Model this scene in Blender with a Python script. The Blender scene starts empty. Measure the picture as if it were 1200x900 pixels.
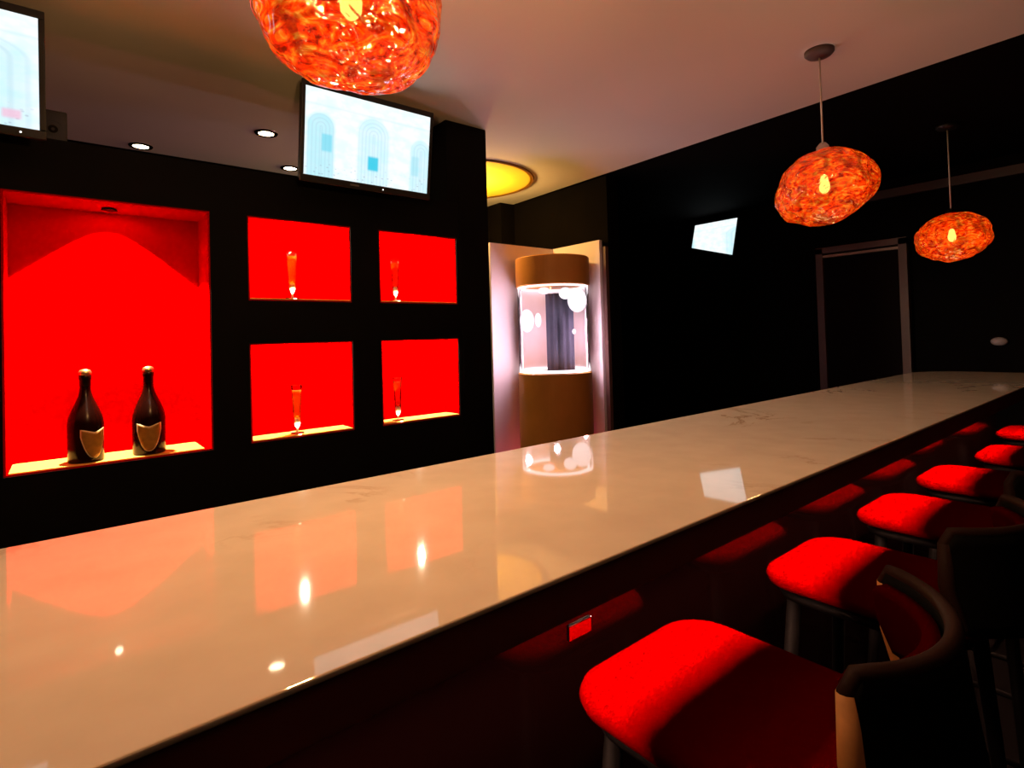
import bpy, bmesh, math, random
from mathutils import Vector, Matrix, noise
random.seed(7)
S = bpy.context.scene
COL = S.collection
CAMZ = 1.40                       # camera height; every z below named *_r is relative to it

# ------------------------------------------------------------------ materials
def new_mat(name):
    m = bpy.data.materials.new(name); m.use_nodes = True
    nt = m.node_tree; nt.nodes.clear()
    out = nt.nodes.new('ShaderNodeOutputMaterial')
    return m, nt, out

def N(nt, typ, **kw):
    n = nt.nodes.new(typ)
    for k, v in kw.items():
        if k in n.inputs.keys(): n.inputs[k].default_value = v
        else: setattr(n, k, v)
    return n

def pbr(name, col, rough=.5, metal=0., spec=.5, noise_amt=.0, noise_scale=20., coat=0., bump=0., trans=0., ior=1.45, alpha=None):
    m, nt, out = new_mat(name)
    b = N(nt, 'ShaderNodeBsdfPrincipled')
    b.inputs['Base Color'].default_value = (*col, 1); b.inputs['Roughness'].default_value = rough
    b.inputs['Metallic'].default_value = metal; b.inputs['Specular IOR Level'].default_value = spec
    b.inputs['Coat Weight'].default_value = coat; b.inputs['Transmission Weight'].default_value = trans
    b.inputs['IOR'].default_value = ior
    if noise_amt or bump:
        tc = N(nt, 'ShaderNodeTexCoord'); nz = N(nt, 'ShaderNodeTexNoise', Scale=noise_scale, Detail=4.)
        nt.links.new(tc.outputs['Object'], nz.inputs['Vector'])
        if noise_amt:
            mx = N(nt, 'ShaderNodeMix', data_type='RGBA')
            mx.inputs[6].default_value = (*[c * (1 - noise_amt) for c in col], 1)
            mx.inputs[7].default_value = (*[min(1, c * (1 + noise_amt)) for c in col], 1)
            nt.links.new(nz.outputs['Fac'], mx.inputs[0]); nt.links.new(mx.outputs[2], b.inputs['Base Color'])
        if bump:
            bp = N(nt, 'ShaderNodeBump', Strength=bump, Distance=.004)
            nt.links.new(nz.outputs['Fac'], bp.inputs['Height']); nt.links.new(bp.outputs['Normal'], b.inputs['Normal'])
    nt.links.new(b.outputs[0], out.inputs[0])
    return m

def emit(name, col, strength):
    m, nt, out = new_mat(name)
    e = N(nt, 'ShaderNodeEmission', Strength=strength); e.inputs[0].default_value = (*col, 1)
    nt.links.new(e.outputs[0], out.inputs[0]); return m

def clear_glass(name, tint=(1, 1, 1), fac=.12, rough=.02):
    """thin pane: mostly see-through, a little mirror"""
    m, nt, out = new_mat(name)
    t = N(nt, 'ShaderNodeBsdfTransparent'); t.inputs[0].default_value = (*tint, 1)
    g = N(nt, 'ShaderNodeBsdfGlossy'); g.inputs['Roughness'].default_value = rough
    f = N(nt, 'ShaderNodeFresnel', IOR=1.5)
    mx = N(nt, 'ShaderNodeMixShader')
    nt.links.new(f.outputs[0], mx.inputs[0]); nt.links.new(t.outputs[0], mx.inputs[1]); nt.links.new(g.outputs[0], mx.inputs[2])
    nt.links.new(mx.outputs[0], out.inputs[0]); return m

class G:
    """tiny node-math helper"""
    def __init__(s, nt): s.nt = nt
    def m(s, op, a, b=None, c=None, clamp=False):
        n = s.nt.nodes.new('ShaderNodeMath'); n.operation = op; n.use_clamp = clamp
        for i, v in enumerate((a, b, c)):
            if v is None: continue
            if isinstance(v, (int, float)): n.inputs[i].default_value = v
            else: s.nt.links.new(v, n.inputs[i])
        return n.outputs[0]
    def ss(s, v, a, b):              # smoothstep a..b -> 0..1
        n = s.nt.nodes.new('ShaderNodeMapRange'); n.interpolation_type = 'SMOOTHSTEP'
        s.nt.links.new(v, n.inputs[0]); n.inputs[1].default_value = a; n.inputs[2].default_value = b
        return n.outputs[0]
    def mix(s, f, a, b):
        n = s.nt.nodes.new('ShaderNodeMix'); n.data_type = 'RGBA'
        if isinstance(f, (int, float)): n.inputs[0].default_value = f
        else: s.nt.links.new(f, n.inputs[0])
        for i, v in ((6, a), (7, b)):
            if isinstance(v, tuple): n.inputs[i].default_value = (*v, 1)
            else: s.nt.links.new(v, n.inputs[i])
        return n.outputs[2]

def tv_picture(name, u0, us, strength, pink=None):
    """a pale facade with round arches on a lit screen; u0/us pick the part of the facade shown"""
    m, nt, out = new_mat(name); g = G(nt)
    uv = N(nt, 'ShaderNodeTexCoord'); sp = N(nt, 'ShaderNodeSeparateXYZ')
    nt.links.new(uv.outputs['UV'], sp.inputs[0])
    u = g.m('MULTIPLY_ADD', sp.outputs[0], us, u0); v = sp.outputs[1]
    au = g.m('MULTIPLY', u, 1.6)
    def arch(c, top):                # distance to arch axis
        dx = g.m('ABSOLUTE', g.m('SUBTRACT', au, c * 1.6)); dv = g.m('MAXIMUM', g.m('SUBTRACT', v, top), 0.)
        return g.m('SQRT', g.m('ADD', g.m('MULTIPLY', dx, dx), g.m('MULTIPLY', dv, dv)))
    nz = N(nt, 'ShaderNodeTexNoise', Scale=9., Detail=5.); nt.links.new(uv.outputs['UV'], nz.inputs['Vector'])
    col = g.mix(g.ss(nz.outputs['Fac'], .3, .7), (.86, 1.06, 1.09), (1.06, 1.07, 1.09))
    for c, top, r, sd in ((.52, .60, .235, .42), (.115, .57, .185, .7), (.93, .52, .17, .5)):
        d = arch(c, top)
        inside = g.m('SUBTRACT', 1., g.ss(d, r * .7, r * 1.02))
        col = g.mix(g.m('MULTIPLY', inside, sd), col, (.42, .86, .98))
        ring = g.m('MULTIPLY', g.m('SINE', g.m('MULTIPLY', d, 140.)), inside)
        col = g.mix(g.m('MULTIPLY', g.m('MAXIMUM', ring, 0.), .25), col, (.42, .62, .72))
    def rect(c, hw, v0, v1, colr, a):
        nonlocal col
        dx = g.m('SUBTRACT', 1., g.ss(g.m('ABSOLUTE', g.m('SUBTRACT', u, c)), hw * .7, hw * 1.2))
        dv = g.m('MULTIPLY', g.ss(v, v0 - .02, v0 + .02), g.m('SUBTRACT', 1., g.ss(v, v1 - .02, v1 + .02)))
        col = g.mix(g.m('MULTIPLY', g.m('MULTIPLY', dx, dv), a), col, colr)
    rect(.52, .045, .17, .34, (.0, .62, .85), .9)
    rect(.16, .04, .3, .5, (.1, .7, .9), .6)
    rect(.88, .035, .2, .45, (.3, .75, .9), .45)
    rect(.5, .6, .81, .83, (.55, .72, .78), .4)
    vor = N(nt, 'ShaderNodeTexVoronoi', Scale=26.); nt.links.new(uv.outputs['UV'], vor.inputs['Vector'])
    low = g.m('SUBTRACT', 1., g.ss(v, .1, .24))
    dots = g.m('MULTIPLY', g.m('SUBTRACT', 1., g.ss(vor.outputs['Distance'], .12, .3)), low)
    col = g.mix(g.m('MULTIPLY', dots, .4), col, (.35, .35, .5))
    if pink is not None: rect(pink, .016, .07, .15, (1., .5, .7), .7)
    e = N(nt, 'ShaderNodeEmission', Strength=strength); nt.links.new(col, e.inputs[0])
    nt.links.new(e.outputs[0], out.inputs[0]); return m

def stone_mat():
    m, nt, out = new_mat('cream_marble'); g = G(nt)
    tc = N(nt, 'ShaderNodeTexCoord')
    nz = N(nt, 'ShaderNodeTexNoise', Scale=3.2, Detail=6., Roughness=.6, Distortion=.6)
    nt.links.new(tc.outputs['Object'], nz.inputs['Vector'])
    vein = g.m('SUBTRACT', 1., g.ss(g.m('ABSOLUTE', g.m('SUBTRACT', nz.outputs['Fac'], .5)), .0, .024))
    n2 = N(nt, 'ShaderNodeTexNoise', Scale=2., Detail=2.); nt.links.new(tc.outputs['Object'], n2.inputs['Vector'])
    vein = g.m('MULTIPLY', vein, g.ss(n2.outputs['Fac'], .5, .68))
    n3 = N(nt, 'ShaderNodeTexNoise', Scale=14., Detail=5.); nt.links.new(tc.outputs['Object'], n3.inputs['Vector'])
    base = g.mix(n3.outputs['Fac'], (.64, .525, .43), (.80, .675, .565))
    col = g.mix(g.m('MULTIPLY', vein, .85), base, (.42, .27, .18))
    b = N(nt, 'ShaderNodeBsdfPrincipled'); b.inputs['Roughness'].default_value = .035
    b.inputs['IOR'].default_value = 1.55
    nt.links.new(col, b.inputs['Base Color']); nt.links.new(b.outputs[0], out.inputs[0]); return m

def shade_mat(name, strength, scale=1.7):
    """molten blown glass lit from inside: swirls of red and amber, see-through, shiny"""
    m, nt, out = new_mat(name); g = G(nt)
    tc = N(nt, 'ShaderNodeTexCoord'); mp = N(nt, 'ShaderNodeMapping'); mp.inputs['Scale'].default_value = (7 * scale, 7 * scale, 17 * scale)
    nt.links.new(tc.outputs['Object'], mp.inputs['Vector'])
    nz = N(nt, 'ShaderNodeTexNoise', Scale=1.4, Detail=5., Roughness=.62, Distortion=2.6); nt.links.new(mp.outputs[0], nz.inputs['Vector'])
    r = N(nt, 'ShaderNodeValToRGB'); nt.links.new(nz.outputs['Fac'], r.inputs[0])
    cr = r.color_ramp; cr.elements[0].position = .34; cr.elements[0].color = (.16, .002, 0, 1)
    cr.elements[1].position = .75; cr.elements[1].color = (1, .50, .06, 1)
    for p, c in ((.40, (.62, .006, 0, 1)), (.49, (1., .035, .0, 1)), (.60, (1., .15, .004, 1))):
        e = cr.elements.new(p); e.color = c
    big = N(nt, 'ShaderNodeTexNoise', Scale=11., Detail=3., Distortion=1.8); nt.links.new(tc.outputs['Object'], big.inputs['Vector'])
    dark = g.m('MULTIPLY_ADD', g.ss(big.outputs['Fac'], .34, .54), .62, .38)
    em = N(nt, 'ShaderNodeEmission'); nt.links.new(g.m('MULTIPLY', dark, strength), em.inputs['Strength']); nt.links.new(r.outputs[0], em.inputs[0])
    gl = N(nt, 'ShaderNodeBsdfGlossy', Roughness=.05)
    nb = N(nt, 'ShaderNodeTexNoise', Scale=16., Detail=2., Distortion=1.5); nt.links.new(tc.outputs['Object'], nb.inputs['Vector'])
    bp = N(nt, 'ShaderNodeBump', Strength=.8, Distance=.03); nt.links.new(nb.outputs['Fac'], bp.inputs['Height'])
    nt.links.new(bp.outputs['Normal'], gl.inputs['Normal'])
    fr = N(nt, 'ShaderNodeFresnel', IOR=1.5); nt.links.new(bp.outputs['Normal'], fr.inputs['Normal'])
    tr = N(nt, 'ShaderNodeBsdfTransparent'); tr.inputs[0].default_value = (1., .74, .46, 1)
    m1 = N(nt, 'ShaderNodeMixShader', Fac=.34); nt.links.new(em.outputs[0], m1.inputs[1]); nt.links.new(tr.outputs[0], m1.inputs[2])
    m2 = N(nt, 'ShaderNodeMixShader'); nt.links.new(g.m('MULTIPLY', fr.outputs[0], .9), m2.inputs[0]); nt.links.new(m1.outputs[0], m2.inputs[1]); nt.links.new(gl.outputs[0], m2.inputs[2])
    nt.links.new(m2.outputs[0], out.inputs[0]); return m

M = dict(
    black=pbr('black_matte_paint', (.003, .0025, .0025), .7, spec=.08, noise_amt=.3, noise_scale=8),
    blackwall=pbr('dark_wall_paint', (.0035, .0028, .0028), .85, spec=.03, noise_amt=.25, noise_scale=5),
    blackgloss=pbr('black_lacquer', (.003, .0006, .0006), .13, spec=.45),
    shade_fascia=pbr('shaded_edge_brown', (.17, .038, .034), .6, spec=.05, noise_amt=.2, noise_scale=6),
    ceil=pbr('white_ceiling_paint', (.70, .66, .62), .9, spec=.1, noise_amt=.05, noise_scale=1.5),
    gold=pbr('yellow_glow_paint', (.85, .58, .05), .75, spec=.2, noise_amt=.12, noise_scale=6),  # yellow lamplight on the ceiling recess put into the paint
    floor=pbr('dark_floor', (.004, .003, .003), .7, spec=.03, noise_amt=.3, noise_scale=9),
    red=pbr('red_paint', (.46, .0, .0), .95, spec=0.),
    redfab=pbr('red_upholstery', (.12, .0, .0), .95, spec=0., noise_amt=.06, noise_scale=160, bump=.15),
    rim_shade=pbr('shaded_rim_brown', (.020, .008, .006), .6, spec=.1),  # unlit part of the backrest edge, its shade put into the colour
    redback=pbr('shaded_red_upholstery', (.040, .0, .0), .95, spec=0., noise_amt=.06, noise_scale=160),  # seat red made darker, the dimness of the backrest put into the colour
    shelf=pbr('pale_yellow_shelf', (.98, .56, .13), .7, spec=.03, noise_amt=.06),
    stone=stone_mat(),
    bottle=pbr('dark_bottle_glass', (.014, .002, .001), .22, spec=.22),
    label=pbr('gold_label_paper', (.42, .19, .03), .45, metal=.2, noise_amt=.35, noise_scale=70),
    labeledge=pbr('cream_label_border', (.85, .66, .40), .5),
    foil=pbr('dark_foil', (.03, .012, .006), .3, metal=.6, noise_amt=.3, noise_scale=90),
    goldfoil=pbr('gold_foil', (.85, .62, .25), .3, metal=.9),
    flute=clear_glass('flute_glass', (1., .93, .86)),
    champagne=None, knob=None,
    wood=pbr('bronze_veneer', (.62, .27, .065), .42, spec=.3, noise_amt=.25, noise_scale=4),
    tan=pbr('tan_wood_edge', (.55, .25, .10), .7, noise_amt=.3, noise_scale=45),
    panel=pbr('pale_wall_panel', (.86, .74, .76), .6, noise_amt=.03),
    case=clear_glass('case_glass', (.97, .95, .97)),
    cloth=pbr('charcoal_cloth', (.045, .045, .065), .9, spec=.05, noise_amt=.3, noise_scale=18),
    blobw=emit('white_glow', (1., .90, .96), 1.5),
    ring=emit('led_ring_light', (1., .90, .95), 2.2),
    led=emit('under_counter_led', (1., .50, .32), 560.),
    down=emit('downlight_lens', (1., .78, .48), 22.),
    puck=emit('shelf_puck_light', (1., .80, .45), 8.),
    chrome=pbr('chrome', (.75, .72, .70), .18, metal=1.),
    mirror=pbr('polished_plate', (.85, .8, .8), .06, metal=1.),
    darkmetal=pbr('dark_metal', (.0035, .003, .003), .6, spec=.08),
    plastic=pbr('black_plastic', (.012, .012, .013), .35, spec=.4),
    brown=pbr('brown_frame_wood', (.11, .055, .045), .55, noise_amt=.2, noise_scale=12),
    doorm=pbr('dark_door', (.006, .003, .003), .7, spec=.05),
    pale=pbr('pale_plastic', (.34, .27, .28), .4),
    cord=pbr('pale_cord', (.50, .42, .38), .6),
    rose=pbr('ceiling_rose_metal', (.09, .055, .05), .6, metal=.2),
    white_led=emit('standby_light', (1., 1., 1.), 2.),
    bulb=emit('warm_bulb', (1., .80, .40), 22.),
)
# translucent champagne column and the frosted foot of the flute bowl
def translucent(name, col, tr=.6, fac=.5):
    m, nt, out = new_mat(name)
    a = N(nt, 'ShaderNodeBsdfTranslucent'); a.inputs[0].default_value = (*col, 1)
    d = N(nt, 'ShaderNodeBsdfDiffuse'); d.inputs[0].default_value = (*col, 1)
    mx = N(nt, 'ShaderNodeMixShader', Fac=.5); nt.links.new(a.outputs[0], mx.inputs[1]); nt.links.new(d.outputs[0], mx.inputs[2])
    t = N(nt, 'ShaderNodeBsdfTransparent'); t.inputs[0].default_value = (*col, 1)
    m2 = N(nt, 'ShaderNodeMixShader', Fac=fac); nt.links.new(t.outputs[0], m2.inputs[1]); nt.links.new(mx.outputs[0], m2.inputs[2])
    nt.links.new(m2.outputs[0], out.inputs[0]); return m
M['champagne'] = translucent('champagne', (1., .40, .05), fac=.16)
M['knob'] = translucent('frosted_bowl_foot', (1., .93, .75), fac=.9)

# ------------------------------------------------------------------ mesh helpers
def link(name, bm, mat, parent=None, smooth=False, bevel=0., loc=None, norm=True):
    if norm: bmesh.ops.recalc_face_normals(bm, faces=bm.faces[:])
    me = bpy.data.meshes.new(name); bm.to_mesh(me); bm.free()
    o = bpy.data.objects.new(name, me); COL.objects.link(o)
    if mat: me.materials.append(mat)
    if smooth:
        for p in me.polygons: p.use_smooth = True
    if bevel:
        md = o.modifiers.new('bevel', 'BEVEL'); md.width = bevel; md.segments = 3; md.limit_method = 'ANGLE'
    if parent: o.parent = parent
    if loc: o.location = loc
    return o

def tag(o, label=None, cat=None, group=None, kind=None):
    if label: o['label'] = label
    if cat: o['category'] = cat
    if group: o['group'] = group
    if kind: o['kind'] = kind
    return o

def thing(name, loc, label, cat, group=None, rz=0.):
    o = bpy.data.objects.new(name, None); COL.objects.link(o); o.empty_display_size = .05
    o.location = loc; o.rotation_euler = (0, 0, rz)
    return tag(o, label, cat, group)

def box(bm, x0, x1, y0, y1, z0, z1):
    vs = [bm.verts.new((x, y, z)) for x in (x0, x1) for y in (y0, y1) for z in (z0, z1)]
    for f in ((0, 1, 3, 2), (4, 6, 7, 5), (0, 4, 5, 1), (2, 3, 7, 6), (0, 2, 6, 4), (1, 5, 7, 3)):
        bm.faces.new([vs[i] for i in f])
    return vs

def B(*args):
    bm = bmesh.new()
    for a in args: box(bm, *a)
    return bm

def lathe(prof, seg=32, cap=True, center=(0, 0)):
    """prof: list of (r, z)"""
    bm = bmesh.new(); rings = []
    for r, z in prof:
        if r < 1e-6: rings.append([bm.verts.new((center[0], center[1], z))])
        else: rings.append([bm.verts.new((center[0] + r * math.cos(2 * math.pi * i / seg), center[1] + r * math.sin(2 * math.pi * i / seg), z)) for i in range(seg)])
    for a, b in zip(rings, rings[1:]):
        for i in range(seg):
            j = (i + 1) % seg
            q = [a[i % len(a)], a[j % len(a)], b[j % len(b)], b[i % len(b)]]
            q2 = []
            for v in q:
                if v not in q2: q2.append(v)
            if len(q2) > 2: bm.faces.new(q2)
    if cap:
        for r in (rings[0], rings[-1]):
            if len(r) > 2: bm.faces.new(r)
    return bm

def tube(pts, rad, seg=10, bm=None):
    bm = bm or bmesh.new(); rings = []
    pts = [Vector(p) for p in pts]
    for i, p in enumerate(pts):
        d = (pts[min(i + 1, len(pts) - 1)] - pts[max(i - 1, 0)]).normalized()
        a = d.orthogonal().normalized() if i == 0 else (prev - d * prev.dot(d)).normalized()
        prev = a; b = d.cross(a)
        r = rad[i] if isinstance(rad, (list, tuple)) else rad
        rings.append([bm.verts.new(p + a * r * math.cos(2 * math.pi * k / seg) + b * r * math.sin(2 * math.pi * k / seg)) for k in range(seg)])
    for a, b in zip(rings, rings[1:]):
        for k in range(seg): bm.faces.new([a[k], a[(k + 1) % seg], b[(k + 1) % seg], b[k]])
    bm.faces.new(rings[0]); bm.faces.new(rings[-1])
    return bm

def lamp(name, typ, loc, energy, col, parent=None, size=.02, aim=None, spot=None, blend=.15):
    l = bpy.data.lights.new(name, typ); l.energy = energy; l.color = col
    if typ in ('POINT', 'SPOT'): l.shadow_soft_size = size
    if typ == 'SPOT': l.spot_size = spot; l.spot_blend = blend
    o = bpy.data.objects.new(name, l); COL.objects.link(o); o.location = loc
    if aim is not None: o.rotation_euler = Vector(aim).to_track_quat('-Z', 'Y').to_euler()
    if parent: o.parent = parent
    return o

Zr = lambda z: CAMZ + z
ZC = Zr(1.138)                    # white ceiling
ZB = Zr(1.165)                    # dark ceiling beyond it
XF, YB = 5.10, 5.30               # far wall, back wall
XL, YF = -3.0, -2.6               # unseen left and front walls

# ------------------------------------------------------------------ room shell
def struct(name, bm, mat, **k):
    o = link(name, bm, mat, **k); tag(o, kind='structure'); return o
struct('floor', B((XL, XF, YF, YB, -.1, 0)), M['floor'])
struct('wall_far', B((XF, XF + .15, YF, YB + .15, 0, ZB + .1)), M['blackwall'])
struct('wall_back', B((XL, XF, YB, YB + .15, 0, ZB + .1)), M['blackwall'])
struct('wall_left', B((XL - .15, XL, YF, YB, 0, ZB + .1)), M['blackwall'])
struct('wall_front', B((XL, XF, YF - .15, YF, 0, ZB + .1)), M['blackwall'])
struct('ceiling', B((XL, XF, YF, YB, ZB, ZB + .1)), M['blackwall'])
# pale ceiling panel; the dish is fixed to its face
bm = bmesh.new()
outline = [(XL, YF), (2.95, YF), (2.95, .37), (3.02, 3.63), (2.88, 3.64), (2.88, 3.80), (XL, 3.80)]
lo = [bm.verts.new((x, y, ZC)) for x, y in outline]; hi = [bm.verts.new((x, y, ZB)) for x, y in outline]
bm.faces.new(lo); bm.faces.new(hi)
for i in range(len(outline)):
    j = (i + 1) % len(outline); bm.faces.new([lo[i], lo[j], hi[j], hi[i]])
struct('ceiling_white', bm, M['ceil'])
struct('wall_alcove', B((3.03, 3.15, 2.60, 3.95, 0, ZC - .001), (2.881, 3.03, 3.631, 3.95, 0, ZC - .001), (1.9, 2.881, 3.801, 3.95, 0, ZC - .001)), M['blackwall'])
# strip along the top of the far wall
struct('trim_1', B((XF - .03, XF, -1.2, 1.75, Zr(1.02), Zr(1.085))), pbr('dull_brown_trim', (.05, .03, .027), .6))
# door in the far wall
d = struct('door_1', B((XF - .035, XF, 1.42, 1.96, 0, Zr(.60))), M['doorm'], bevel=.004)
f = link('door_frame', B((XF - .06, XF, 1.36, 1.415, 0, Zr(.685)), (XF - .06, XF, 1.965, 2.02, 0, Zr(.685)), (XF - .06, XF, 1.36, 2.02, Zr(.64), Zr(.69))), M['brown'], d)
f2 = link('door_head', B((XF - .05, XF, 1.415, 1.965, Zr(.605), Zr(.625))), pbr('pale_brown_wood', (.42, .27, .20), .5), d)
link('door_handle', tube([(XF - .035, 1.48, 1.0), (XF - .085, 1.48, 1.0), (XF - .085, 1.58, 1.0)], .009), M['darkmetal'], d, smooth=True)

# ------------------------------------------------------------------ ceiling dish with its yellow glow painted on
DX, DY, DR = 2.27, 3.27, .50
t = thing('ceiling_dish', (DX, DY, ZC), 'round dish in the pale ceiling, its yellow glow painted on, beside the black pillar', 'ceiling recess')
link('dish', lathe([(0, -.004), (DR * .5, -.005), (DR * .93, -.006), (DR - .012, -.010), (DR - .012, -.001), (0, -.001)], 64, cap=False), M['gold'], t, smooth=True)
lamp('dish_fill', 'POINT', (0, 0, -.17), 36., (1., .58, .16), t, .08)  # fill lamp added under the dish to brighten the case and ceiling
link('rim', lathe([(DR - .012, -.001), (DR - .012, -.0115), (DR - .002, -.0115), (DR + .002, -.0005)], 64, cap=False), pbr('dark_gold_rim', (.22, .10, .02), .6), t)

# ------------------------------------------------------------------ downlights
def downlight(x, y, label):
    t = thing('downlight', (x, y, ZC), label, 'downlight', 'recessed downlights above the back bar')
    link('trim_ring', lathe([(.040, -.001), (.040, -.006), (.056, -.006), (.060, -.001)], 28, cap=False), M['chrome'], t, smooth=True)
    link('lens', lathe([(0, -.006), (.028, -.005), (.038, -.001), (0, -.001)], 28, cap=False), M['down'], t, smooth=True)
    lamp('downlight_beam', 'SPOT', (0, 0, -.012), 9., (1., .72, .38), t, .03, (0, 0, -1), math.radians(120), .6)
downlight(.368, 3.704, 'leftmost small lit downlight in the ceiling, right of the left television')
downlight(.875, 3.113, 'larger lit downlight in the ceiling left of the middle television')
downlight(1.17, 3.653, 'lit downlight at the lower left edge of the middle television')
downlight(1.98, 3.66, 'downlight hidden behind the middle television, seen only reflected in the worktop')

# ------------------------------------------------------------------ back bar wall unit
YW = 2.40
X0, X1 = -1.6, 1.557
A0, A1, B0, B1 = .595, 1.030, 1.169, 1.603
X1 = 1.625
holes = [(-.141, .459, -.400, .526), (A0, A1, .181, .525), (B0, B1, .181, .525), (A0, A1, -.395, .006), (B0, B1, -.395, .006)]
TOPW = .712
def in_hole(x, z):
    return any(a < x < b and c < z < d for a, b, c, d in holes)
unit = thing('back_bar_unit', (0, YW, 0), 'black back bar wall unit with five lit red niches', 'shelving unit')
xs = sorted({X0, X1, *[h[0] for h in holes], *[h[1] for h in holes]})
zs = sorted({-CAMZ, TOPW, *[h[2] for h in holes], *[h[3] for h in holes]})
bm = bmesh.new(); DEP = .21
V = {}
def vv(x, y, z):
    k = (round(x, 4), round(y, 4), round(z, 4))
    if k not in V: V[k] = bm.verts.new((x, y, z + CAMZ))
    return V[k]
solid = {}
for i in range(len(xs) - 1):
    for k in range(len(zs) - 1):
        solid[i, k] = not in_hole((xs[i] + xs[i + 1]) / 2, (zs[k] + zs[k + 1]) / 2)
for (i, k), s in solid.items():
    if not s: continue
    x0, x1, z0, z1 = xs[i], xs[i + 1], zs[k], zs[k + 1]
    for y in (0, DEP): bm.faces.new([vv(x0, y, z0), vv(x1, y, z0), vv(x1, y, z1), vv(x0, y, z1)])
    for di, dk, e in ((-1, 0, ((x0, z0), (x0, z1))), (1, 0, ((x1, z0), (x1, z1))), (0, -1, ((x0, z0), (x1, z0))), (0, 1, ((x0, z1), (x1, z1)))):
        if not solid.get((i + di, k + dk), False):
            (a, b), (c, dd) = e
            bm.faces.new([vv(a, 0, b), vv(c, 0, dd), vv(c, DEP, dd), vv(a, DEP, b)])
link('carcass', bm, M['black'], unit)
link('back_panel', B((X0, X1, DEP + .001, DEP + .03, 0, Zr(TOPW))), M['black'], unit)
WARM = (1., .80, .55)
for n, (a, b, c, dd) in enumerate(holes):
    q = .006; DEP = .21 if n == 0 else .13; c += CAMZ; dd += CAMZ
    lin = link('niche_lining', B((a, b, DEP - q, DEP, c, dd), (a, a + q, .004, DEP - q, c, dd), (b - q, b, .004, DEP - q, c, dd),
                                 (a + q, b - q, .004, DEP - q, dd - q, dd), (a + q, b - q, .004, DEP - q, c, c + q)), M['red'], unit)
    tag(lin, 'red niche lining')
    if n == 0:
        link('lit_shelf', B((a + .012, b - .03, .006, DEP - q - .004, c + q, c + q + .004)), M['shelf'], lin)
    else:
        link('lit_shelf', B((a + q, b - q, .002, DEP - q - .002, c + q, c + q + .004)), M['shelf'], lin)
# niche spotlights
t = link('niche_spotlight', lathe([(.0, Zr(.5195)), (.022, Zr(.5195)), (.026, Zr(.5135)), (.018, Zr(.5125)), (0, Zr(.5165))], 20, cap=False, center=(.150, .118)), M['darkmetal'], unit, smooth=True)
lamp('niche_spot', 'SPOT', (.150, .118, Zr(.511)), 170., WARM, unit, .010, (0, 0, -1), math.radians(100), .08)
lamp('niche_fill', 'SPOT', (.155, .045, Zr(.505)), 1.2, WARM, unit, .012, (0, .25, -1), math.radians(165), .3)
for (a, b, c, dd) in holes[1:]:
    cx = (a + b) / 2
    link('niche_spotlight', lathe([(.0, Zr(dd - .0065)), (.015, Zr(dd - .0065)), (.018, Zr(dd - .0115)), (0, Zr(dd - .0105))], 16, cap=False, center=(cx, .055)), M['red'], unit, smooth=True)
    lamp('niche_spot', 'POINT', (cx, .055, Zr(dd - .022)), 28., WARM, unit, .008)

# pillar at the end of the back bar, reaching the ceiling
pil = link('pillar', B((1.627, 1.815, YW - .001, YW + .42, 0, ZC - .001)), M['black'], bevel=.004)
bm = B((1.557, 1.815, YW - .0, YW + .42, Zr(TOPW) + .001, ZC - .001))
pil2 = link('pillar_head', bm, M['black'], pil, bevel=.004)
tag(pil, 'black pillar from floor to ceiling at the right end of the back bar', 'pillar')

# ------------------------------------------------------------------ champagne bottles
def bottle(x, y, z, rz, label):
    t = thing('champagne_bottle', (x, y, z), label, 'bottle', 'champagne bottles in the large red niche', rz)
    prof = [(0, .003), (.030, .003), (.048, .000), (.0515, .004), (.052, .05), (.0522, .128), (.050, .146), (.045, .165), (.037, .186), (.028, .207), (.0205, .226), (.0165, .245), (.0150, .262), (.0148, .285), (.0150, .300)]
    link('glass_body', lathe(prof, 40), M['bottle'], t, smooth=True)
    link('foil_neck', lathe([(.0158, .262), (.0160, .284), (.0175, .286), (.0178, .300), (.0165, .302)], 28, cap=False), M['foil'], t, smooth=True)
    link('cork_cap', lathe([(.0172, .301), (.0185, .304), (.0185, .312), (.015, .319), (.007, .322), (0, .3225)], 28), M['goldfoil'], t, smooth=True)
    def shield(rad, k, nm, mat, z0, z1):
        # shield with a notched, two-peaked top, wrapped on the glass (faces local -y)
        bm = bmesh.new(); rows = 14; cols = 16; g = []
        for i in range(rows + 1):
            v = i / rows; row = []
            for j in range(cols + 1):
                s = 2 * j / cols - 1
                top = z1 - .016 * (1 - abs(s) ** 1.2) - (.004 * abs(s) ** 4)
                half = .041 * k
                bot = z0 + (z1 - z0) * .72 * abs(s) ** 2.4
                zz = bot + (top - bot) * v
                ang = s * half / .052
                row.append(bm.verts.new((rad * math.sin(ang), -rad * math.cos(ang), zz)))
            g.append(row)
        for i in range(rows):
            for j in range(cols): bm.faces.new([g[i][j], g[i][j + 1], g[i + 1][j + 1], g[i + 1][j]])
        o = link(nm, bm, mat, t, smooth=True)
        md = o.modifiers.new('s', 'SOLIDIFY'); md.thickness = .0004
        return o
    b = shield(.0531, 1.0, 'label_border', M['labeledge'], .014, .120)
    shield(.0538, .90, 'shield_label', M['label'], .018, .1155)
zsf = Zr(-.400) + .0102
bottle(.070, 2.465, zsf, math.radians(26), 'dark champagne bottle on the left in the large red niche')
bottle(.257, 2.465, zsf, math.radians(-6), 'dark champagne bottle on the right in the large red niche')

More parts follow.
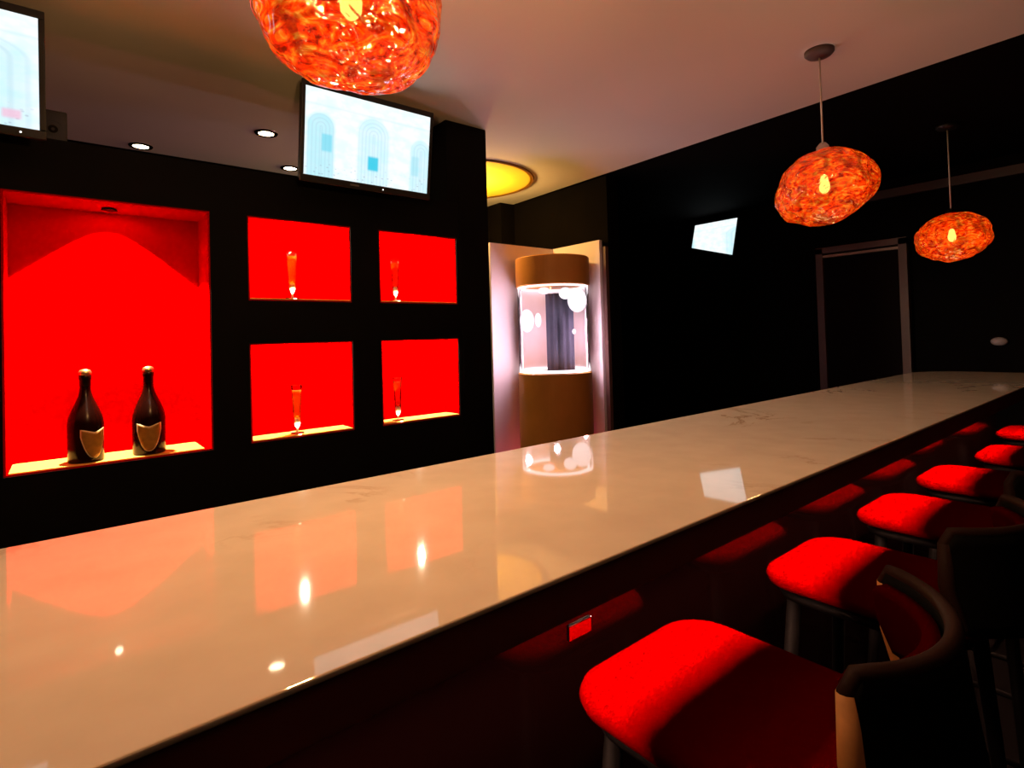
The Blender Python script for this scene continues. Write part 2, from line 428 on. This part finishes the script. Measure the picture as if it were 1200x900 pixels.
# ------------------------------------------------------------------ champagne flutes
def flute(x, y, z, label):
    t = thing('champagne_flute', (x, y, z), label, 'glass', 'champagne flutes in the small red niches')
    link('foot', lathe([(0, .003), (.006, .0035), (.028, .0015), (.029, .0005), (.0, .0003)], 28, cap=False), M['flute'], t, smooth=True)
    link('stem', lathe([(.006, .003), (.004, .008), (.0042, .018), (.006, .024)], 16, cap=False), M['knob'], t, smooth=True)
    link('bowl', lathe([(.006, .024), (.0105, .034), (.0135, .052), (.0150, .075), (.0165, .11), (.0195, .16), (.0225, .203)], 28, cap=False), M['flute'], t, smooth=True)
    link('bowl_base', lathe([(0, .022), (.008, .027), (.0122, .040), (.0128, .050), (.0105, .062), (.005, .072), (0, .074)], 20, cap=False), M['knob'], t, smooth=True)
    link('champagne', lathe([(0, .0745), (.0130, .066), (.0142, .085), (.0155, .115), (.0178, .155), (.0195, .182), (0, .182)], 24, cap=False), M['champagne'], t, smooth=True)
    link('rim', lathe([(.0222, .2015), (.0231, .2015), (.0232, .2042), (.0222, .2042)], 28, cap=False), M['flute'], t, smooth=True)
zl = Zr(-.395) + .0102; zh = Zr(.181) + .0102
def flute_set(x, y, z, label):
    flute(x, y, z + .004, label)
    yy = y - YW - .034
    link('puck_light', lathe([(0, z + .0), (.006, z), (.0065, z + .0032), (0, z + .0036)], 20, cap=False, center=(x, yy)), M['puck'], unit, smooth=True)
    lamp('puck_spot', 'SPOT', (x, yy, z + .006), 9., (1., .82, .5), unit, .005, (0, .034, .044), math.radians(44), .5)
flute_set(.782, 2.445, zh, 'champagne flute in the upper left small red niche')
flute_set(1.272, 2.445, zh, 'champagne flute in the upper right small red niche')
flute_set(.786, 2.430, zl, 'champagne flute in the lower left small red niche')
flute_set(1.263, 2.430, zl, 'champagne flute in the lower right small red niche')

# ------------------------------------------------------------------ bar
ZT = Zr(-.283)
CX0, CX1, CY0, CY1 = -1.4, 4.27, .478, 1.096
bm = bmesh.new()
bev = .05
out = [(CX0, CY0), (CX1, CY0 + .09), (CX1 - .02, CY1 - .12), (CX1 - .16, CY1 - .02), (CX1 - .9, CY1), (CX0, CY1)]
out = [(CX0, CY0), (CX1 - .12, CY0), (CX1 - .02, CY0 + .04), (CX1, CY0 + .14), (CX1, CY1 - .2), (CX1 - .05, CY1 - .08), (CX1 - .2, CY1), (CX0, CY1)]
lo = [bm.verts.new((x, y, ZT - .007)) for x, y in out]; hi = [bm.verts.new((x, y, ZT)) for x, y in out]
bm.faces.new(lo[::-1]); bm.faces.new(hi)
for i in range(len(out)):
    j = (i + 1) % len(out); bm.faces.new([lo[i], lo[j], hi[j], hi[i]])
top = link('bar_worktop', bm, M['stone'], bevel=.0025)
tag(top, 'long glossy cream marble bar worktop running away to the right', 'worktop')
bar = thing('bar_counter', (0, .9, 0), 'dark bar counter base under the cream worktop, facing the red stools', 'bar counter')
YP = .71 - .9
link('core', B((CX0 + .02, CX1 - .2, YP + .02, CY1 - .9 - .04, .10, ZT - .0585)), M['black'], bar)
link('front_panel', B((CX0 + .02, CX1 - .2, YP, YP + .02, .10, ZT - .0585)), M['blackgloss'], bar)
link('kick_plate', B((CX0 + .06, CX1 - .25, YP + .07, CY1 - .9 - .1, 0, .0995)), M['black'], bar)
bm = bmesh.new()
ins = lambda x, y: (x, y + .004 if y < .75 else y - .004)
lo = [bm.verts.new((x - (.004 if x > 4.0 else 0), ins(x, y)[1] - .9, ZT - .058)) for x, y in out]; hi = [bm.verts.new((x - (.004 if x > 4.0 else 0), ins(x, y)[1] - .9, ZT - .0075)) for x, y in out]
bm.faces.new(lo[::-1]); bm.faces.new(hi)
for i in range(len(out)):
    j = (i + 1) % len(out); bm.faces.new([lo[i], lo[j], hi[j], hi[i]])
link('shade_fascia', bm, M['shade_fascia'], bar, bevel=.002)  # unlit front edge of the slab, its shade put into a brown board
# LED channel under the overhang
yl = .625 - .9; zc0 = ZT - .0590
ch = link('led_channel', B((CX0 + .03, CX1 - .3, yl - .0150, yl - .0120, zc0 - .030, zc0), (CX0 + .03, CX1 - .3, yl + .0120, yl + .0150, zc0 - .030, zc0), (CX0 + .03, CX1 - .3, yl - .012, yl + .012, zc0 - .003, zc0)), M['plastic'], bar)
bm = bmesh.new(); n = 53
for i in range(n):
    xa = CX0 + .05 + i * .1; box(bm, xa, xa + .1, yl - .004, yl + .004, zc0 - .0045, zc0 - .0032)
link('led_strip', bm, M['led'], ch)
link('added_reflector', B((.687, .745, YP - .004, YP - .0003, Zr(-.537), Zr(-.509))), M['mirror'], bar, bevel=.002)  # mirror plate added so the red seat shows as a bright patch

# ------------------------------------------------------------------ bar stools
def cushion(w, dpt, z0, z1, rc, y_off=0):
    bm = bmesh.new()
    def ring(shr, z, lean=0):
        vs = []
        hw, hd, r = w / 2 - shr, dpt / 2 - shr, max(rc - shr * .5, .01)
        for cx, cy, a0 in ((1, 1, 0), (-1, 1, 90), (-1, -1, 180), (1, -1, 270)):
            for k in range(9):
                a = math.radians(a0 + k * 90 / 8)
                vs.append(bm.verts.new((cx * (hw - r) + r * math.cos(a), cy * (hd - r) + r * math.sin(a) + y_off, z)))
        return vs
    h = z1 - z0
    rs = [ring(.02, z0), ring(.004, z0 + h * .2), ring(0, z0 + h * .5), ring(.004, z0 + h * .8), ring(.014, z0 + h * .95), ring(.03, z1), ring(.09, z1 + .004)]
    for a, b in zip(rs, rs[1:]):
        n = len(a)
        for i in range(n): bm.faces.new([a[i], a[(i + 1) % n], b[(i + 1) % n], b[i]])
    bm.faces.new(rs[0][::-1]); bm.faces.new(rs[-1])
    return bm

def back_shell(off, zt, zb, thick, tip=1.0):
    """curved low back wrapping the rear of the seat; off pushes it outward"""
    bm = bmesh.new(); nu, nv = 28, 8; outer, inner = [], []
    for i in range(nu + 1):
        u = -1 + 2 * i / nu; ro, ri = [], []
        top = zt - (zt - zb) * .55 * max(0, (abs(u) - .86) / .14) ** 2.2
        for k in range(nv + 1):
            z = zb + (top - zb) * k / nv
            tt = (z - zb) / (zt - zb)
            fl = .022 * (1 - tt) ** 1.3
            ang = u * math.radians(54 + 10 * tt) * tip
            for lst, o in ((ro, off + thick + fl), (ri, off + fl)):
                rx, ry = .182 + o, .172 + o
                lst.append(bm.verts.new((rx * math.sin(ang), -.075 - ry * math.cos(ang), z)))
        outer.append(ro); inner.append(ri)
    for g in (outer, inner):
        for i in range(nu):
            for k in range(nv): bm.faces.new([g[i][k], g[i + 1][k], g[i + 1][k + 1], g[i][k + 1]])
    for i in range(nu):
        bm.faces.new([outer[i][nv], outer[i + 1][nv], inner[i + 1][nv], inner[i][nv]])
        bm.faces.new([outer[i][0], outer[i + 1][0], inner[i + 1][0], inner[i][0]])
    for i in (0, nu):
        for k in range(nv): bm.faces.new([outer[i][k], outer[i][k + 1], inner[i][k + 1], inner[i][k]])
    side = [[outer[i][k].co.copy().lerp(inner[i][k].co, .5) for k in range(nv + 1)] + [outer[j][nv].co.copy().lerp(inner[j][nv].co, .5)] for i, j in ((0, 1), (nu, nu - 1))]
    edge = [outer[0][k].co.copy().lerp(inner[0][k].co, .5) for k in range(nv + 1)] + [outer[i][nv].co.copy().lerp(inner[i][nv].co, .5) for i in range(1, nu)] + [outer[nu][k].co.copy().lerp(inner[nu][k].co, .5) for k in range(nv, -1, -1)]
    return bm, edge[nv - 1:len(edge) - nv + 1], side

SEAT = CAMZ - .56
def make_stool(name='bar_stool'):
    t = thing(name, (0, 0, 0), 'red bar stool', 'bar stool', 'red bar stools along the counter')
    link('seat', cushion(.376, .42, SEAT - .040, SEAT - .003, .085), M['redfab'], t, smooth=True)
    link('seat_pan', cushion(.33, .37, SEAT - .070, SEAT - .043, .07), M['darkmetal'], t, smooth=True)
    bm, edge, side = back_shell(.012, SEAT + .125, SEAT - .05, .020)
    link('backrest_shell', bm, M['black'], t, smooth=True)
    bm2, _, _ = back_shell(-.012, SEAT + .110, SEAT + .004, .020, .97)
    link('backrest_pad', bm2, M['redback'], t, smooth=True)
    link('backrest_rim', tube(edge, .0105, 10), M['rim_shade'], t, smooth=True)
    for sd in side: link('backrest_side_edge', tube(sd, [.0145] * (len(sd) - 1) + [.011], 12), M['tan'], t, smooth=True)
    for sx in (-1, 1):
        for sy in (-1, 1):
            link('leg', tube([(sx * .13, sy * .14, SEAT - .068), (sx * .185, sy * .195, .0)], [.016, .011], 12), M['darkmetal'], t, smooth=True)
    a = []
    k = .09 + .05 * (SEAT - .30) / .71
    for sx, sy in ((1, 1), (-1, 1), (-1, -1), (1, -1), (1, 1)):
        a.append((sx * .167, sy * .177, .27))
    link('footrest', tube(a, .009, 8), M['darkmetal'], t, smooth=True)
    return t
def copy_tree(o, parent=None):
    c = o.copy(); COL.objects.link(c)
    if parent: c.parent = parent
    for ch in list(o.children): copy_tree(ch, c)
    return c
stool0 = make_stool()
spots = [(.812, .463, 11, 'red bar stool nearest the camera, with a tan-edged backrest at the lower right'),
         (1.460, .468, -4, 'second red bar stool from the camera, its dark rounded backrest showing at the right'),
         (2.055, .474, -3, 'third red bar stool from the camera along the counter'),
         (2.630, .470, 0, 'fourth red bar stool from the camera along the counter'),
         (3.250, .415, 3, 'fifth red bar stool from the camera along the counter'),
         (3.960, .465, 0, 'farthest red bar stool, at the end of the counter')]
for i, (x, y, a, lab) in enumerate(spots):
    o = stool0 if i == 0 else copy_tree(stool0)
    o.location = (x, y, 0); o.rotation_euler = (0, 0, math.radians(0)); o['label'] = lab
    for ch in o.children:
        if ch.name.startswith('backrest'):
            ch.rotation_euler = (0, 0, math.radians(a))
            if i == 0: ch.location.z = .050
            elif 'side_edge' in ch.name:
                ch.material_slots[0].link = 'OBJECT'; ch.material_slots[0].material = M['rim_shade']  # side edges of the other stools coloured as if in shade

# ------------------------------------------------------------------ pendant lamps
def pendant(x, y, zc, yaw, tilt, seed, zceil, power, em, label, sc=(.193, .193, .152), rough=1., hole=.026, rose='rose'):
    t = thing('pendant_lamp', (x, y, zceil), label, 'pendant lamp', 'amber glass pendant lamps over the bar')
    dz = zc - zceil
    bm = bmesh.new(); bmesh.ops.create_icosphere(bm, subdivisions=5, radius=1.)
    for v in bm.verts:
        p = v.co.normalized()
        w = 1 + .10 * noise.noise(p * 1.3 + Vector((seed, 0, 0))) + .05 * noise.noise(p * 3.1 + Vector((0, seed, 0))) * rough + .022 * noise.noise(p * 7 + Vector((0, 0, seed))) * rough
        v.co = Vector((p.x * sc[0], p.y * sc[1], p.z * sc[2])) * w
    R = Matrix.Rotation(yaw, 4, 'Z') @ Matrix.Rotation(tilt, 4, 'Y')
    bmesh.ops.transform(bm, matrix=R, verts=bm.verts[:])
    # open neck at the top where the stem enters
    bmesh.ops.delete(bm, geom=[v for v in bm.verts if v.co.x ** 2 + v.co.y ** 2 < hole ** 2 and v.co.z > 0], context='VERTS')
    o = link('glass_shade', bm, shade_mat('molten_amber_glass', em), t, smooth=True, loc=(0, 0, dz))
    o.modifiers.new('s', 'SOLIDIFY').thickness = .0035
    ztop = max(v.co.z for v in o.data.vertices)
    link('ceiling_rose', lathe([(.055, -.0005), (.055, -.012), (.045, -.022), (.012, -.030), (0, -.030)], 32), M[rose], t, smooth=True)
    link('cord', tube([(0, 0, -.028), (0, 0, dz + ztop + .02)], .0035, 10), M['cord'], t, smooth=True)
    link('lamp_holder', lathe([(.012, dz + ztop + .03), (.026, dz + ztop + .012), (.026, dz + .055), (.014, dz + .045)], 24), M['chrome'], t, smooth=True)
    link('bulb', lathe([(.012, dz + .046), (.015, dz + .03), (.020, dz + .008), (.0185, dz - .010), (.010, dz - .021), (0, dz - .024)], 24), M['bulb'], t, smooth=True)
    lamp('pendant_glow', 'POINT', (0, 0, dz - .055), power, (1., .91, .82), t, .03)
    return t
pendant(.41, .93, Zr(.60), math.radians(-38), math.radians(16), 3.1, ZC, 250., 1.7, 'largest amber glass pendant lamp, cut by the top edge above the middle television', (.166, .160, .146), hole=.075)
pendant(2.42, .925, Zr(.575), math.radians(-38), math.radians(-14), 8.4, ZC, 14., 1.3, 'amber glass pendant lamp hanging from a visible ceiling rose, middle of the three', (.185, .185, .147))
pendant(4.02, .86, Zr(.508), math.radians(-38), math.radians(-6), 5.7, ZB, 1.1, 1.3, 'farthest and smallest amber glass pendant lamp, near the dark door', (.178, .178, .138), rose='plastic')

# ------------------------------------------------------------------ televisions
def television(x0, x1, y_top, y_bot, z0, z1, scr, label, led_x):
    w, cx = x1 - x0, (x0 + x1) / 2
    h = math.hypot(z1 - z0, y_top - y_bot)
    t = thing('television', (cx, y_bot, Zr(z0)), label, 'television', 'televisions above the back bar')
    tilt = math.atan2(y_bot - y_top, z1 - z0)
    RX = Matrix.Rotation(tilt, 4, 'X')
    def part(nm, bm, mat, bevel=0.):
        bmesh.ops.transform(bm, matrix=RX, verts=bm.verts[:]); return link(nm, bm, mat, t, bevel=bevel)
    bz = .016
    part('bezel', B((-w / 2 - bz, w / 2 + bz, 0, .012, h, h + bz + .008), (-w / 2 - bz, w / 2 + bz, 0, .012, -bz - .012, 0), (-w / 2 - bz, -w / 2, 0, .012, 0, h), (w / 2, w / 2 + bz, 0, .012, 0, h)), M['plastic'], .003)
    part('rear_housing', B((-w / 2 - bz + .004, w / 2 + bz - .004, .0125, .045, -bz, h + bz)), M['plastic'], .006)
    bm = bmesh.new(); box(bm, -w / 2, w / 2, .003, .0115, 0, h)
    uvl = bm.loops.layers.uv.new('UVMap')
    for f in bm.faces:
        for l in f.loops: l[uvl].uv = ((l.vert.co.x + w / 2) / w, l.vert.co.z / h)
    part('screen', bm, scr)
    part('standby_light', B((led_x, led_x + .005, -.001, .0005, -.017, -.012)), M['white_led'])
    part('logo_bar', B((-.09, -.05, -.0008, .0005, -.018, -.011)), pbr('grey_badge', (.12, .12, .12), .4))
    bm = B((-.06, .06, .045, .075, h * .25, h * .75), (-.02, .02, .075, .16, h * .45, h * .55))
    part('wall_bracket', bm, M['darkmetal'], .002)
    return t
television(.776, 1.350, 2.205, 2.255, .690, 1.035, tv_picture('screen_facade', 0., 1., 1.), 'middle television with a pale blue arched facade on screen, under the large pendant', .06)
television(-.614, -.040, 2.205, 2.255, .690, 1.020, tv_picture('screen_arch', .266, .39, 1., .612), 'television cut off by the left edge of the photo, above the large red niche', .24)
# small speaker on the ledge beside the left television
t = thing('small_speaker', (.0, 2.42, Zr(TOPW) + .0005), 'small black speaker box standing on the back bar beside the left television', 'speaker')
link('cabinet', B((-.045, .03, 0, .09, 0, .105)), M['plastic'], t, bevel=.005)
link('speaker_cone', lathe([(0, .0), (.01, .004), (.022, -.003), (.027, -.003), (.028, .003)], 24, cap=False), M['darkmetal'], t, smooth=True, loc=(-.008, .002, .04)).rotation_euler = (math.pi / 2, 0, 0)
link('status_light', B((-.036, -.031, -.002, .001, .083, .088)), M['white_led'], t)

# ------------------------------------------------------------------ lit screen high on the far wall
t = thing('wall_screen', (XF, 2.95, Zr(.90)), 'small bright white screen high on the dark far wall', 'screen')
def prism(pts, xa, xb):
    bm = bmesh.new()
    a = [bm.verts.new((xa, y - 2.95, z - .90)) for y, z in pts]; b = [bm.verts.new((xb, y - 2.95, z - .90)) for y, z in pts]
    bm.faces.new(a); bm.faces.new(b)
    for i in range(len(pts)):
        j = (i + 1) % len(pts); bm.faces.new([a[i], a[j], b[j], b[i]])
    return bm
quad = [(3.171, 1.093), (2.719, 1.089), (2.784, .742), (3.219, .871)]
cxq = sum(p[0] for p in quad) / 4; czq = sum(p[1] for p in quad) / 4
big = [(cxq + (a - cxq) * 1.06, czq + (b - czq) * 1.08) for a, b in quad]
link('casing', prism(big, -.045, -.001), M['plastic'], t, bevel=.004)
bm = prism(quad, -.052, -.0455)
uvl = bm.loops.layers.uv.new('UVMap')
for f in bm.faces:
    for l in f.loops: l[uvl].uv = ((.27 - l.vert.co.y) / .5, (l.vert.co.z + .16) / .35)
link('screen', bm, tv_picture('screen_pale', .2, .26, 1.), t)

# small oval fixture right of the door
bm = lathe([(0, -.036), (.03, -.033), (.046, -.02), (.05, 0), (0, 0)], 28, cap=False)
bmesh.ops.transform(bm, matrix=Matrix.Rotation(math.pi / 2, 4, 'Y') @ Matrix.Diagonal((.62, 1.0, 1., 1)), verts=bm.verts[:])
bmesh.ops.transform(bm, matrix=Matrix.Identity(4), verts=bm.verts[:])
o = link('wall_fixture', bm, M['pale'], smooth=True, loc=(XF - .0005, .85, Zr(-.122)))
tag(o, 'small oval pale fixture on the dark far wall right of the door', 'wall fixture')

# ------------------------------------------------------------------ lit corner: panels and round display case
PT = Zr(.678)
p = link('wall_panel', B((2.368, 2.9795, 3.117, 3.145, .002, PT)), M['panel'])
tag(p, 'pale pink lit board left of the round bronze display case', 'wall panel', 'lit boards around the display case')
p = link('wall_panel', B((2.98, 3.008, 2.64, 3.145, .002, PT)), M['panel'])
tag(p, 'pale pink lit board right of the round bronze display case', 'wall panel', 'lit boards around the display case')
e = link('trim_2', B((3.0, 3.0295, 2.602, 2.636, .002, PT - .05)), M['brown']); tag(e, kind='structure')

CXX, CYY, CR = 2.700, 2.838, .259
G0, G1, GT = Zr(-.240), Zr(.349), Zr(.548)
t = thing('display_case', (CXX, CYY, 0), 'round bronze display case with a glowing glass middle between two pale boards', 'display case')
link('base', lathe([(0, 0), (CR - .015, 0), (CR - .015, .05), (CR, .055), (CR, G0 - .012), (CR - .008, G0 - .005), (0, G0 - .005)], 72, cap=False), M['wood'], t)
link('cap', lathe([(0, G1), (CR - .006, G1), (CR, G1 + .006), (CR, GT - .006), (CR - .006, GT), (0, GT)], 72, cap=False), M['wood'], t)
link('glass_cylinder', lathe([(CR - .007, G0 - .004), (CR - .007, G1 - .0005)], 72, cap=False), M['case'], t, smooth=True)
link('floor_light_ring', lathe([(CR - .035, G0 - .004), (CR - .010, G0 - .004), (CR - .010, G0 + .014), (CR - .035, G0 + .014), (CR - .035, G0 - .004)], 72, cap=False), M['ring'], t)
link('top_light_ring', lathe([(CR - .05, G1 - .0005), (CR - .012, G1 - .0005), (CR - .012, G1 - .008), (CR - .05, G1 - .008), (CR - .05, G1 - .0005)], 72, cap=False), M['ring'], t)
rt = Vector((.725, -.688)); fw = Vector((.688, .725))
# pleated dark cloth column
bm = bmesh.new(); seg = 96; ra = []; cc = rt * .045
for z in (G0 - .004, (G0 + G1) / 2, G1 - .05):
    ra.append([bm.verts.new((cc.x + (.088 + .010 * math.sin(i * 2 * math.pi / seg * 11)) * math.cos(2 * math.pi * i / seg), cc.y + (.088 + .010 * math.sin(i * 2 * math.pi / seg * 11)) * math.sin(2 * math.pi * i / seg), z)) for i in range(seg)])
for a, b in zip(ra, ra[1:]):
    for i in range(seg): bm.faces.new([a[i], a[(i + 1) % seg], b[(i + 1) % seg], b[i]])
bm.faces.new(ra[0]); bm.faces.new(ra[-1])
link('pleated_column', bm, M['cloth'], t, smooth=True)
# curved pale board closing the rear half of the case
bm = bmesh.new(); seg = 48; rb = []; a0 = math.degrees(math.atan2(fw.y, fw.x))
for z in (G0 - .004, G1 - .009):
    rb.append([bm.verts.new((.236 * math.cos(math.radians(a0 - 108 + 216 * i / seg)), .236 * math.sin(math.radians(a0 - 108 + 216 * i / seg)), z)) for i in range(seg + 1)])
for i in range(seg): bm.faces.new([rb[0][i], rb[0][i + 1], rb[1][i + 1], rb[1][i]])
o = link('curved_backing', bm, M['panel'], t, smooth=True); o.modifiers.new('s', 'SOLIDIFY').thickness = .006
# glowing white blobs inside
def globe(x, y, z, r, sq=1.):
    link('glow_blob', lathe([(0, z + r * sq)] + [(r * math.sin(math.pi * k / 10), z + r * sq * math.cos(math.pi * k / 10)) for k in range(1, 10)] + [(0, z - r * sq)], 20, cap=False, center=(x, y)), M['blobw'], t, smooth=True)
for u, dpth, z, r, sq in ((-.185, -.05, .115, .050, 1.6), (-.105, -.14, .115, .022, 2.2), (.165, -.09, .245, .066, 1.25), (.085, -.16, .29, .045, .9), (-.06, -.17, .312, .04, .55), (.135, -.17, .03, .013, 1.4)):
    q = rt * u + fw * dpth
    globe(q.x, q.y, Zr(z), r, sq)
PINK = (1., .70, .84)
for u, zz in ((-.195, (-.17, .0, .27)), (.195, (-.17, -.04, .09))):
    for z in zz:
        q = rt * u + fw * -.138
        lamp('case_glow', 'POINT', (q.x, q.y, Zr(z)), 2.5, PINK, t, .02)
for z in (-.12, .18):
    q = fw * -.20
    lamp('case_glow', 'POINT', (q.x, q.y, Zr(z)), 1.0, (1., .80, .92), t, .02)
# unseen fill lamps added behind the case to redden the lower boards
for nm, u, dpth in (('board_fill', -.272, .045), ('board_fill', .272, .045)):
    q = rt * u + fw * dpth
    link(nm, lathe([(0, 0), (.028, 0), (.028, .05), (.020, .055), (0, .05)], 20, cap=False, center=(q.x, q.y)), M['darkmetal'], t, smooth=True)
    lamp('wash', 'POINT', (q.x, q.y, .12), 15., (1., .14, .22), t, .02)

# ------------------------------------------------------------------ camera
cam = bpy.data.cameras.new('camera'); co = bpy.data.objects.new('camera', cam); COL.objects.link(co)
F = 649.9158
cam.sensor_width = 36.; cam.sensor_fit = 'HORIZONTAL'; cam.lens = F / 1200 * 36
cam.shift_y = -66.253 / 1200
yaw, pitch, roll = math.radians(50.73060976), math.radians(1.06305346), math.radians(-1.6198238)
fwd = Vector((math.cos(yaw) * math.cos(pitch), math.sin(yaw) * math.cos(pitch), math.sin(pitch)))
right = fwd.cross(Vector((0, 0, 1))).normalized(); up = right.cross(fwd)
r2 = math.cos(roll) * right + math.sin(roll) * up; u2 = -math.sin(roll) * right + math.cos(roll) * up
co.matrix_world = Matrix(((r2.x, u2.x, -fwd.x, 0), (r2.y, u2.y, -fwd.y, 0), (r2.z, u2.z, -fwd.z, CAMZ), (0, 0, 0, 1)))
cam.clip_start = .02
S.camera = co
w = bpy.data.worlds.new('world'); S.world = w; w.use_nodes = True
w.node_tree.nodes['Background'].inputs[0].default_value = (0, 0, 0, 1)
vs = S.view_settings
S.display_settings.display_device = 'sRGB'
vs.view_transform = 'Standard'; vs.look = 'None'; vs.exposure = 0; vs.gamma = 1; vs.use_curve_mapping = False
S.cycles.max_bounces = 8; S.cycles.transparent_max_bounces = 16
S.cycles.use_denoising = True
S.cycles.caustics_reflective = False; S.cycles.caustics_refractive = False
S.cycles.sample_clamp_indirect = 4.
